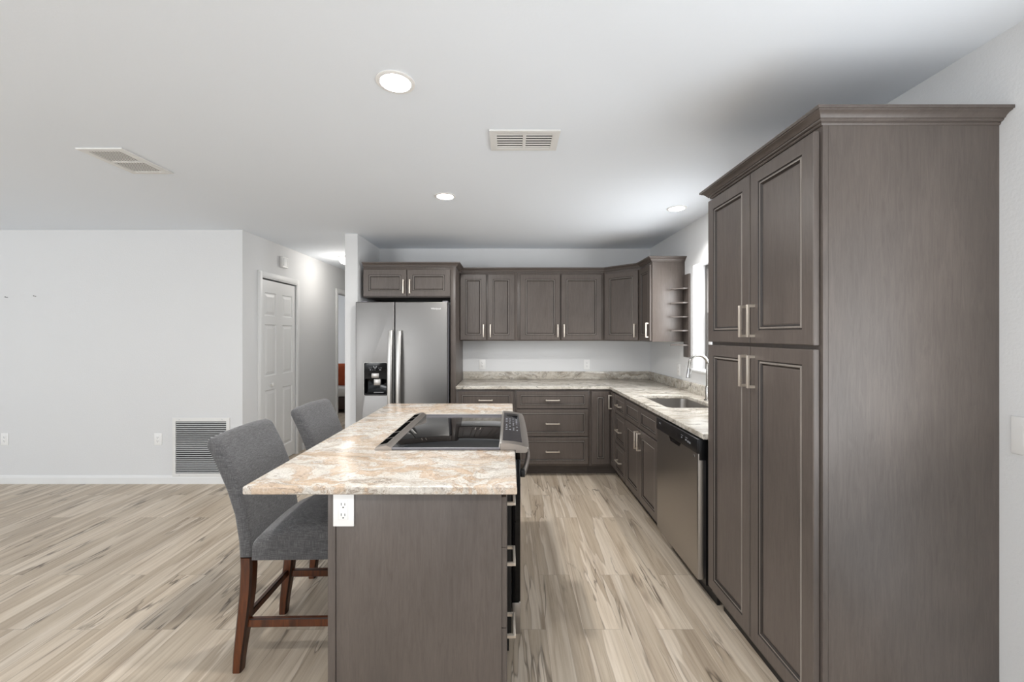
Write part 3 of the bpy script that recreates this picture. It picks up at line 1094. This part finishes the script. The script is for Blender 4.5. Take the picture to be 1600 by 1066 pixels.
def outlet(loc, rz, label, group=None, w=0.072, h=0.115, duplex=True, rocker=False):
    o = empty('switch_plate' if rocker else 'wall_outlet', loc, rz, label, 'light switch' if rocker else 'outlet', group)
    box('plate', -w / 2, w / 2, -0.0055, -0.0003, -h / 2, h / 2, M_WHITE, o, 0.002)
    if rocker:
        for xc in ([-0.024, 0.024] if w > .1 else [0]):
            bm = bmesh.new()
            rings = []
            for z, d in ((-0.033, 0.0065), (0.0, 0.0065), (0.033, 0.0095)):
                rings.append([(xc - .0165, -.0057, z), (xc - .0165, -d, z), (xc + .0165, -d, z), (xc + .0165, -.0057, z)])
            loft(bm, rings)
            finish('rocker', bm, M_WHITE, o)
    else:
        bm = bmesh.new()
        add_box(bm, -.0167, .0167, -0.0075, -0.0056, -.034, .034, 0.0015)
        f = finish('receptacle', bm, M_WHITE, o, 40)
        bm = bmesh.new()
        for zc in (0.018, -0.018):
            add_box(bm, -.0075, -.0055, -0.0079, -0.0074, zc - .002, zc + .007)
            add_box(bm, .0050, .0070, -0.0079, -0.0074, zc - .002, zc + .006)
            add_box(bm, -.0022, .0022, -0.0079, -0.0074, zc - .0105, zc - .0065)
        finish('slots', bm, M_SLOT, f)
    return o


outlet((-0.5705, 1.418, 0.8265), 0, 'white outlet on the island end panel just under the granite', None, 0.072, 0.115)

# ------------------------------------------------------------------ range
rg = empty('kitchen_range', (0.0, RY0, 0), 0, 'black slide-in electric range set into the island', 'range')
RW = RY1 - RY0
box('oven_body', -0.560, 0.012, 0.006, RW - .006, 0.09, 0.884, M_BLACK, rg)
box('body_neck', -0.575, 0.030, 0.012, RW - .012, 0.8845, 0.9165, M_BLACK, rg)
box('cooktop_glass', -0.540, -0.040, 0.004, RW - .004, 0.9185, 0.9255, M_COOK, rg, 0.001)
for ya, yb in ((-0.006, 0.003), (RW - .003, RW + .006)):
    box('side_trim', -0.560, -0.040, ya, yb, 0.9168, 0.9265, M_FRSIDE, rg, 0.0025)
box('front_trim', -0.0445, -0.0385, 0.0, RW, 0.9170, 0.9275, M_STEELX, rg, 0.001)
# rear vent trim
bm = bmesh.new()
prof = [(-0.598, 0.9165), (-0.600, 0.9195), (-0.594, 0.928), (-0.552, 0.937), (-0.545, 0.937), (-0.541, 0.934), (-0.524, 0.9265), (-0.522, 0.9165)]
loft(bm, [[(x, y, z) for x, z in prof] for y in (-0.008, RW + .008)])
vt = finish('rear_vent', bm, M_GREYTRIM, rg, 30)
bm = bmesh.new()
for ya, yb in ((0.035, 0.135), (0.150, 0.255), (0.275, 0.505), (0.525, 0.620), (0.635, 0.725)):
    rings = []
    for y in (ya, yb):
        rings.append([(-0.590, y, 0.9290), (-0.590, y, 0.9296), (-0.556, y, 0.9369), (-0.556, y, 0.9362)])
    loft(bm, rings)
finish('vent_slots', bm, M_VOID, vt)
# control panel: sloped and rounded front
bm = bmesh.new()
prof = [(-0.038, 0.9165), (-0.038, 0.945), (-0.030, 0.9475), (0.020, 0.9435), (0.060, 0.936), (0.080, 0.929), (0.086, 0.922), (0.083, 0.908), (0.076, 0.9045), (0.030, 0.9045), (0.030, 0.9165)]
rings = []
for y, sx in ((-0.008, 0.0), (0.0, 0.3), (0.05, 0.6), (RW * .3, 0.9), (RW * .5, 1.0), (RW * .7, 0.9), (RW - .05, 0.6), (RW, 0.3), (RW + .008, 0.0)):
    rings.append([(x + (0.010 * sx * (x + .038) / .124 if x > 0 else 0), y, z) for x, z in prof])
loft(bm, rings)
ctrl = finish('control_panel', bm, M_GREYTRIM, rg, 30)


box('panel_lip', -0.0385, -0.0315, -0.004, RW + .004, 0.9462, 0.9482, M_STEEL, ctrl, 0.0006)


def on_slope(x):  # height of the panel's top surface
    for (xa, za), (xb, zb) in zip(prof[2:6], prof[3:7]):
        if xa <= x <= xb:
            return za + (zb - za) * (x - xa) / (xb - xa)
    return 0.93


bm = bmesh.new()
xs = [-0.028, -0.010, 0.020, 0.040, 0.060]
lo, hi = [], []
for x in xs:
    lo.append((x, on_slope(x) + .0003))
    hi.append((x, on_slope(x) + .0016))
ring = lo + hi[::-1]
loft(bm, [[(x, y, z) for x, z in ring] for y in (0.045, RW - .06)])
gl = finish('control_glass', bm, M_CTRL, ctrl)
bm = bmesh.new()
for (xa, xb, ya, yb) in ((-0.012, 0.052, 0.60, 0.66),):
    z = (on_slope(xa) + on_slope(xb)) / 2
    add_box(bm, xa, xb, ya, yb, on_slope(xb) + .0018, on_slope(xa) + .0018)
finish('display', bm, M_BLACKGLOSS, ctrl)
rnd = random.Random(3)
for i in range(4):
    for j in range(8):
        x = -0.012 + i * 0.018
        y = 0.26 + j * 0.038
        if rnd.random() < 0.85:
            s = rnd.choice((0.003, 0.004, 0.005))
            box('key_print', x - s, x + s, y - .006, y + .006, on_slope(x) + .0012, on_slope(x) + .0023, M_DIM, ctrl)
# oven door with a bowed handle, storage drawer
dr = box('oven_door', 0.0135, 0.052, 0.004, RW - .004, 0.232, 0.872, M_BLACKGLOSS, rg, 0.004)
bm = bmesh.new()
rings = []
for k in range(21):
    u = k / 20
    y = 0.03 + (RW - .06) * u
    x = 0.066 + 0.036 * math.sin(PI * u)
    rings.append([(x + .011 * math.cos(a), y, 0.800 + .016 * math.sin(a)) for a in [2 * PI * q / 12 for q in range(12)]])
loft(bm, rings)
for ya in (0.022, RW - .052):
    add_box(bm, 0.0525, 0.074, ya, ya + .03, 0.784, 0.816, 0.004, 1)
finish('handle', bm, [M_GREYTRIM, M_BLACK], dr, 50)
box('window', 0.0521, 0.0535, 0.14, RW - .14, 0.36, 0.66, M_COOK, dr)
box('storage_drawer', 0.0135, 0.052, 0.004, RW - .004, 0.086, 0.228, M_STEELX, rg, 0.004)
box('plinth', -0.54, 0.000, 0.02, RW - .02, 0.0, 0.0895, M_BLACK, rg)


# ------------------------------------------------------------------ stools
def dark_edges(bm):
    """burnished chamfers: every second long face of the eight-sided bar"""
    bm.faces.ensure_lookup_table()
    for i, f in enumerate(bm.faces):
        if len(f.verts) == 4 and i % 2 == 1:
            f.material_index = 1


def stool(y, rz, label):
    s = empty('counter_stool', (-0.92, y, 0), rz, label, 'stool', 'charcoal upholstered counter stools')
    HW = 0.212   # half width
    # backrest: outer and inner profile curves, rounded at top and sides
    prof_z = [0.490, 0.56, 0.67, 0.775, 0.875, 0.965]
    rear = [-0.222, -0.226, -0.243, -0.276, -0.318, -0.358]
    fore = [-0.166, -0.171, -0.188, -0.211, -0.248, -0.292]
    rings = []
    ys = []
    r = 0.024
    for k in range(7):
        a = PI / 2 * k / 6
        ys.append((-HW + r * (1 - math.cos(a)), r * (1 - math.sin(a))))
    for q in (-0.12, -0.05, 0.05, 0.12):
        ys.append((q, 0.0))
    for k in range(7):
        a = PI / 2 * (6 - k) / 6
        ys.append((HW - r * (1 - math.cos(a)), r * (1 - math.sin(a))))
    for yy, ins in ys:
        ring = []
        crown_ = 0.010 * (1 - (yy / HW) ** 2)
        for z, a, b in zip(prof_z, rear, fore):
            ring.append((a + ins, yy, max(z, 0.490 + ins * .4) - (ins if z > .95 else 0)))
        # rounded top
        a, b = rear[-1] + ins, fore[-1] - ins
        zc = prof_z[-1] - ins
        for k in range(1, 8):
            t = PI * (1 - k / 8)
            ring.append(((a + b) / 2 + (b - a) / 2 * math.cos(t) - 0.010 * math.sin(t), yy, zc + (0.030 + crown_) * math.sin(t)))
        for z, a, b in list(zip(prof_z, rear, fore))[::-1]:
            ring.append((b - ins, yy, max(z, 0.490 + ins * .4) - (ins if z > .95 else 0)))
        rings.append(ring)
    bm = bmesh.new()
    loft(bm, rings)
    finish('backrest', bm, M_FABRIC, s, 60)
    # seat cushion
    top = [(-0.163, 0.555), (-0.140, 0.578), (-0.080, 0.600), (0.0, 0.618), (0.09, 0.628), (0.17, 0.628), (0.205, 0.618), (0.224, 0.598), (0.230, 0.57)]
    rings = []
    ys = []
    r = 0.028
    for k in range(6):
        a = PI / 2 * k / 5
        ys.append((-HW + r * (1 - math.cos(a)), r * (1 - math.sin(a))))
    for q in (-0.15, -0.10, -0.05, 0.0, 0.05, 0.10, 0.15):
        ys.append((q, 0.0))
    for k in range(6):
        a = PI / 2 * (5 - k) / 5
        ys.append((HW - r * (1 - math.cos(a)), r * (1 - math.sin(a))))
    for yy, ins in ys:
        dome = 0.020 * (1 - (yy / HW) ** 2)
        ring = [(-0.163 , yy, 0.484), ]
        for x, z in top:
            w = max(0.0, 1 - ((x - 0.03) / 0.21) ** 2)
            ring.append((min(x, 0.230 - ins), yy, z - ins * 1.0 + dome * (0.35 + w)))
        ring.append((0.230 - ins * .5, yy, 0.484))
        rings.append(ring)
    bm = bmesh.new()
    loft(bm, rings)
    finish('seat', bm, M_FABRIC, s, 50)

    def leg(stations, hw=0.021):
        bm = bmesh.new()
        rings = []
        for x, yy, z, t in stations:
            c = t * 0.30
            h = t
            rings.append([(x - h + c, yy - h, z), (x + h - c, yy - h, z), (x + h, yy - h + c, z), (x + h, yy + h - c, z),
                          (x + h - c, yy + h, z), (x - h + c, yy + h, z), (x - h, yy + h - c, z), (x - h, yy - h + c, z)])
        loft(bm, rings)
        dark_edges(bm)
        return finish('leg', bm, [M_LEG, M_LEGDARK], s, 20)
    for sy in (-1, 1):
        yy = sy * (HW - 0.030)
        leg([(-0.236, yy, 0.0, 0.0185), (-0.229, yy, 0.08, 0.0205), (-0.213, yy, 0.20, 0.0235), (-0.197, yy, 0.34, 0.0250), (-0.192, yy, 0.44, 0.0255), (-0.193, yy, 0.4895, 0.0255)])
        leg([(0.200, yy, 0.0, 0.0165), (0.194, yy, 0.20, 0.0205), (0.190, yy, 0.483, 0.0245)])

    def bar(a, b, h, w):
        bm = bmesh.new()
        a, b = Vector(a), Vector(b)
        d = (b - a).normalized()
        sd = Vector((-d.y, d.x, 0)).normalized()
        c = 0.004
        sec = [(-w + c, -h), (w - c, -h), (w, -h + c), (w, h - c), (w - c, h), (-w + c, h), (-w, h - c), (-w, -h + c)]
        loft(bm, [[tuple(q + sd * u + Vector((0, 0, v))) for u, v in sec] for q in (a, b)])
        dark_edges(bm)
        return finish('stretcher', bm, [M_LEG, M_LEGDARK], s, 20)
    yy = HW - 0.030
    bar((-0.191, -yy, 0.205), (0.176, -yy, 0.205), 0.019, 0.011)
    bar((-0.191, yy, 0.205), (0.176, yy, 0.205), 0.019, 0.011)
    bar((-0.212, -yy + .022, 0.215), (-0.212, yy - .022, 0.215), 0.016, 0.011)
    bar((0.195, -yy + .019, 0.255), (0.195, yy - .019, 0.255), 0.019, 0.011)
    return s


stool(1.934, 0.02, 'charcoal linen counter stool with cherry legs nearest the camera, at the front of the island')
stool(2.598, -0.01, 'charcoal linen counter stool farther from the camera, behind the front one, toward the refrigerator')

# ------------------------------------------------------------------ small wall shelf
sh = empty('wall_shelf', (XR, 3.78, 1.226), 0, 'dark open tiered shelf mounted on the right wall between the cabinet and the window', 'shelf')
box('back_board', -0.016, -0.0005, -0.062, 0.056, 0.0, 0.763, M_WOOD, sh, 0.001)
for z in (0.112, 0.243, 0.370, 0.499, 0.630):
    bm = bmesh.new()
    pts = [(-0.0165, -0.045), (-0.0165, 0.050), (-0.085, 0.050), (-0.145, 0.030), (-0.150, 0.022), (-0.150, 0.010), (-0.060, -0.045)]
    add_prism(bm, pts, z - .006, z + .006)
    finish('shelf_board', bm, M_WOODH, sh)

# ------------------------------------------------------------------ ceiling fixtures
LP = [(-0.452, 1.634, 'recessed round ceiling light nearest the camera, above the island'),
      (-0.463, 2.978, 'recessed round ceiling light in front of the refrigerator'),
      (1.339, 3.265, 'recessed round ceiling light near the right wall, above the sink')]
for (x, y, lab), watts, cone in zip(LP, (12.0, 16.0, 6.0), (172, 172, 115)):
    o = empty('ceiling_light', (x, y, HC), 0, lab, 'light', 'recessed ceiling lights')
    bm = bmesh.new()
    add_lathe(bm, [(0.060, -0.0005), (0.076, -0.0005), (0.076, -0.004), (0.068, -0.007), (0.060, -0.006)], n=40, close=True)
    finish('trim_ring', bm, M_WHITE, o, 40)
    bm = bmesh.new()
    add_lathe(bm, [(0.0, -0.0052), (0.040, -0.0050), (0.0595, -0.0040), (0.0595, -0.0005), (0.0, -0.0005)], n=40)
    finish('lens', bm, M_LENS, o, 40)
    l = bpy.data.lights.new('led_beam', 'AREA')
    l.shape = 'DISK'
    l.size = 0.11
    l.energy = watts
    l.spread = math.radians(cone)
    l.color = (1.0, 0.985, 0.96)
    lo_ = bpy.data.objects.new('led_beam', l)
    lo_.parent = o
    lo_.location = (0, 0, -0.012)
    COL.objects.link(lo_)

hl = empty('hall_ceiling_light', (-2.105, 5.30, HC), 0, 'small lit flush glass ceiling light in the hallway', 'light')
bm = bmesh.new()
add_lathe(bm, [(0.0, -0.0005), (0.095, -0.0005), (0.100, -0.010), (0.090, -0.026), (0.0, -0.027)], n=32)
finish('base', bm, M_WHITE, hl, 40)
bm = bmesh.new()
add_lathe(bm, [(0.055, -0.027), (0.078, -0.035), (0.080, -0.060), (0.060, -0.085), (0.030, -0.095), (0.0, -0.097)], n=32)
finish('glass_shade', bm, M_HALL, hl, 60)
l = bpy.data.lights.new('hall_bulb', 'POINT')
l.energy = 6.5
l.shadow_soft_size = 0.14
l.color = (1.0, 0.95, 0.88)
lo_ = bpy.data.objects.new('hall_bulb', l)
lo_.parent = hl
lo_.location = (0, 0, -0.20)
COL.objects.link(lo_)


def register(name, x0, x1, y0, y1, slats_along, label, n_sl, border, split):
    """ceiling register: frame, dark throat and louvre banks"""
    o = empty(name, ((x0 + x1) / 2, (y0 + y1) / 2, HC), 0, label, 'air vent', 'ceiling air registers')
    hx, hy = (x1 - x0) / 2, (y1 - y0) / 2
    bx, by = border
    holes = []
    if slats_along == 'x':
        banks = [(-hx + bx, -split / 2, -hy + by, hy - by), (split / 2, hx - bx, -hy + by, hy - by)]
    else:
        banks = [(-hx + bx, hx - bx, -hy + by, -split / 2), (-hx + bx, hx - bx, split / 2, hy - by)]
    f = slab('frame', [(-hx, -hy), (hx, -hy), (hx, hy), (-hx, hy)], [round_rect(a, b, c_, d_, 0.006) for a, b, c_, d_ in banks], -0.009, -0.0003, 0.002, M_VENT, o)
    box('throat', -hx + bx * .6, hx - bx * .6, -hy + by * .6, hy - by * .6, -0.0006, -0.0003, M_VOID, o)
    for a, b, c_, d_ in banks:
        bm = bmesh.new()
        L = (d_ - c_) if slats_along == 'x' else (b - a)
        for k in range(n_sl):
            u = (k + .5) / n_sl * L
            w = L / n_sl * 0.19
            if slats_along == 'x':
                yc = c_ + u
                loft(bm, [[(xx, yc - w, -0.0050), (xx, yc - w + .001, -0.0046), (xx, yc + w, -0.0078), (xx, yc + w - .001, -0.0082)] for xx in (a, b)])
            else:
                xc = a + u
                loft(bm, [[(xc - w, yy, -0.0078), (xc - w + .001, yy, -0.0078), (xc + w, yy, -0.0050), (xc + w - .001, yy, -0.0050)] for yy in (c_, d_)])
        finish('louvre_bank', bm, M_VENT, o)
    return o


register('ceiling_vent', -0.097, 0.256, 2.010, 2.225, 'x', 'white ceiling vent with two louvre banks in front of the back cabinets', 6, (0.036, 0.030), 0.016)
register('ceiling_vent', -2.335, -2.085, 2.205, 2.550, 'y', 'white ceiling vent on the left side of the ceiling', 11, (0.036, 0.034), 0.014)

# ------------------------------------------------------------------ left wall details
g = empty('return_grille', (-2.955, YL, 0.352), 0, 'large white louvred return air grille low on the left wall', 'air vent')
fr_ = slab('frame', [(-0.273, -0.283), (0.273, -0.283), (0.273, 0.283), (-0.273, 0.283)], [[(-0.243, -0.250), (0.243, -0.250), (0.243, 0.248), (-0.243, 0.248)]], 0.0004, 0.012, 0.002, M_VENT, g)
fr_.rotation_euler = (PI / 2, 0, 0)
box('backing', -0.25, 0.25, -0.0014, -0.0003, -0.256, 0.254, M_VENTIN, g)
bm = bmesh.new()
NS = 25
for k in range(NS):
    zc = -0.250 + 0.498 * (k + .5) / NS
    loft(bm, [[(x, -0.0118, zc - .0030), (x, -0.0110, zc - .0040), (x, -0.0018, zc + .0030), (x, -0.0026, zc + .0040)] for x in (-0.244, 0.244)])
finish('louvres', bm, M_LOUV, g)
for x in (-0.205, 0.205):
    for z in (0.266, -0.268):
        box('screw', x - .004, x + .004, -0.0136, -0.0116, z - .004, z + .004, M_LOUV, g, 0.0008)
outlet((-3.372, YL, 0.428), 0, 'white wall outlet just left of the return air grille')
outlet((-4.845, YL, 0.428), 0, 'white wall outlet at the far left of the left wall')
outlet((-0.310, YB, 1.085), 0, 'white outlet above the backsplash near the refrigerator')
outlet((0.912, YB, 1.085), 0, 'white outlet above the backsplash toward the corner')
outlet((XR, 3.97, 1.095), -PI / 2, 'white outlet above the backsplash on the right wall, below the small shelf')
outlet((XR, 1.270, 1.105), -PI / 2, 'white wide rocker switch plate on the right wall beside the pantry', None, 0.145, 0.122, rocker=True)

for x, z, lab in ((-4.82, 1.790, 'small nail left in the left wall, the one farther left'), (-4.548, 1.800, 'small nail left in the left wall, the one farther right')):
    bm = bmesh.new()
    add_tube(bm, [(0, 0.0, 0), (0, -0.020, 0.004)], [0.0022, 0.0022], 8)
    add_tube(bm, [(0, -0.020, 0.004), (0, -0.022, 0.0044)], [0.0045, 0.0045], 10)
    o = finish('wall_nail', bm, M_NAIL, None, 40, (x, YL - .0002, z))
    tag(o, lab, 'nail')

ch = empty('door_chime', (-2.562, 4.640, 2.250), PI / 2, 'small white square chime box on the wall above the closet door', 'door chime')
box('cover', -0.060, 0.060, -0.034, -0.0004, -0.060, 0.060, M_WHITE, ch, 0.006)
box('face_plate', -0.042, 0.042, -0.0365, -0.0343, -0.040, 0.044, M_TRIM, ch, 0.003)

# ------------------------------------------------------------------ bedroom glimpse
bd = empty('bed', (-3.85, 8.15, 0), 0, 'bed with pale linen on a dark frame seen through the hallway doorway', 'bed')
box('bed_frame', -0.75, 0.99, -0.65, 0.75, 0.06, 0.285, M_BEDWOOD, bd, 0.01)
box('mattress', -0.73, 0.97, -0.63, 0.73, 0.286, 0.46, M_SHEET, bd, 0.05)
for sx in (-0.68, 0.92):
    for sy in (-0.58, 0.68):
        box('leg', sx - .03, sx + .03, sy - .03, sy + .03, 0.0, 0.0595, M_BEDWOOD, bd)
bm = bmesh.new()
rings = []
for k in range(13):
    t = -1 + 2 * k / 12
    s = max(0.02, (1 - abs(t) ** 3.2)) ** 0.5
    rings.append([(t * 0.32, 0.085 * s * math.cos(a), 0.215 + 0.21 * (0.35 + .65 * s) * math.sin(a)) for a in [2 * PI * q / 20 for q in range(20)]])
loft(bm, rings)
pw = finish('throw_pillow', bm, M_PILLOW, None, 60, (-3.16, 7.80, 0.462))
tag(pw, 'rust orange pillow propped on the bed seen through the hallway doorway', 'pillow')
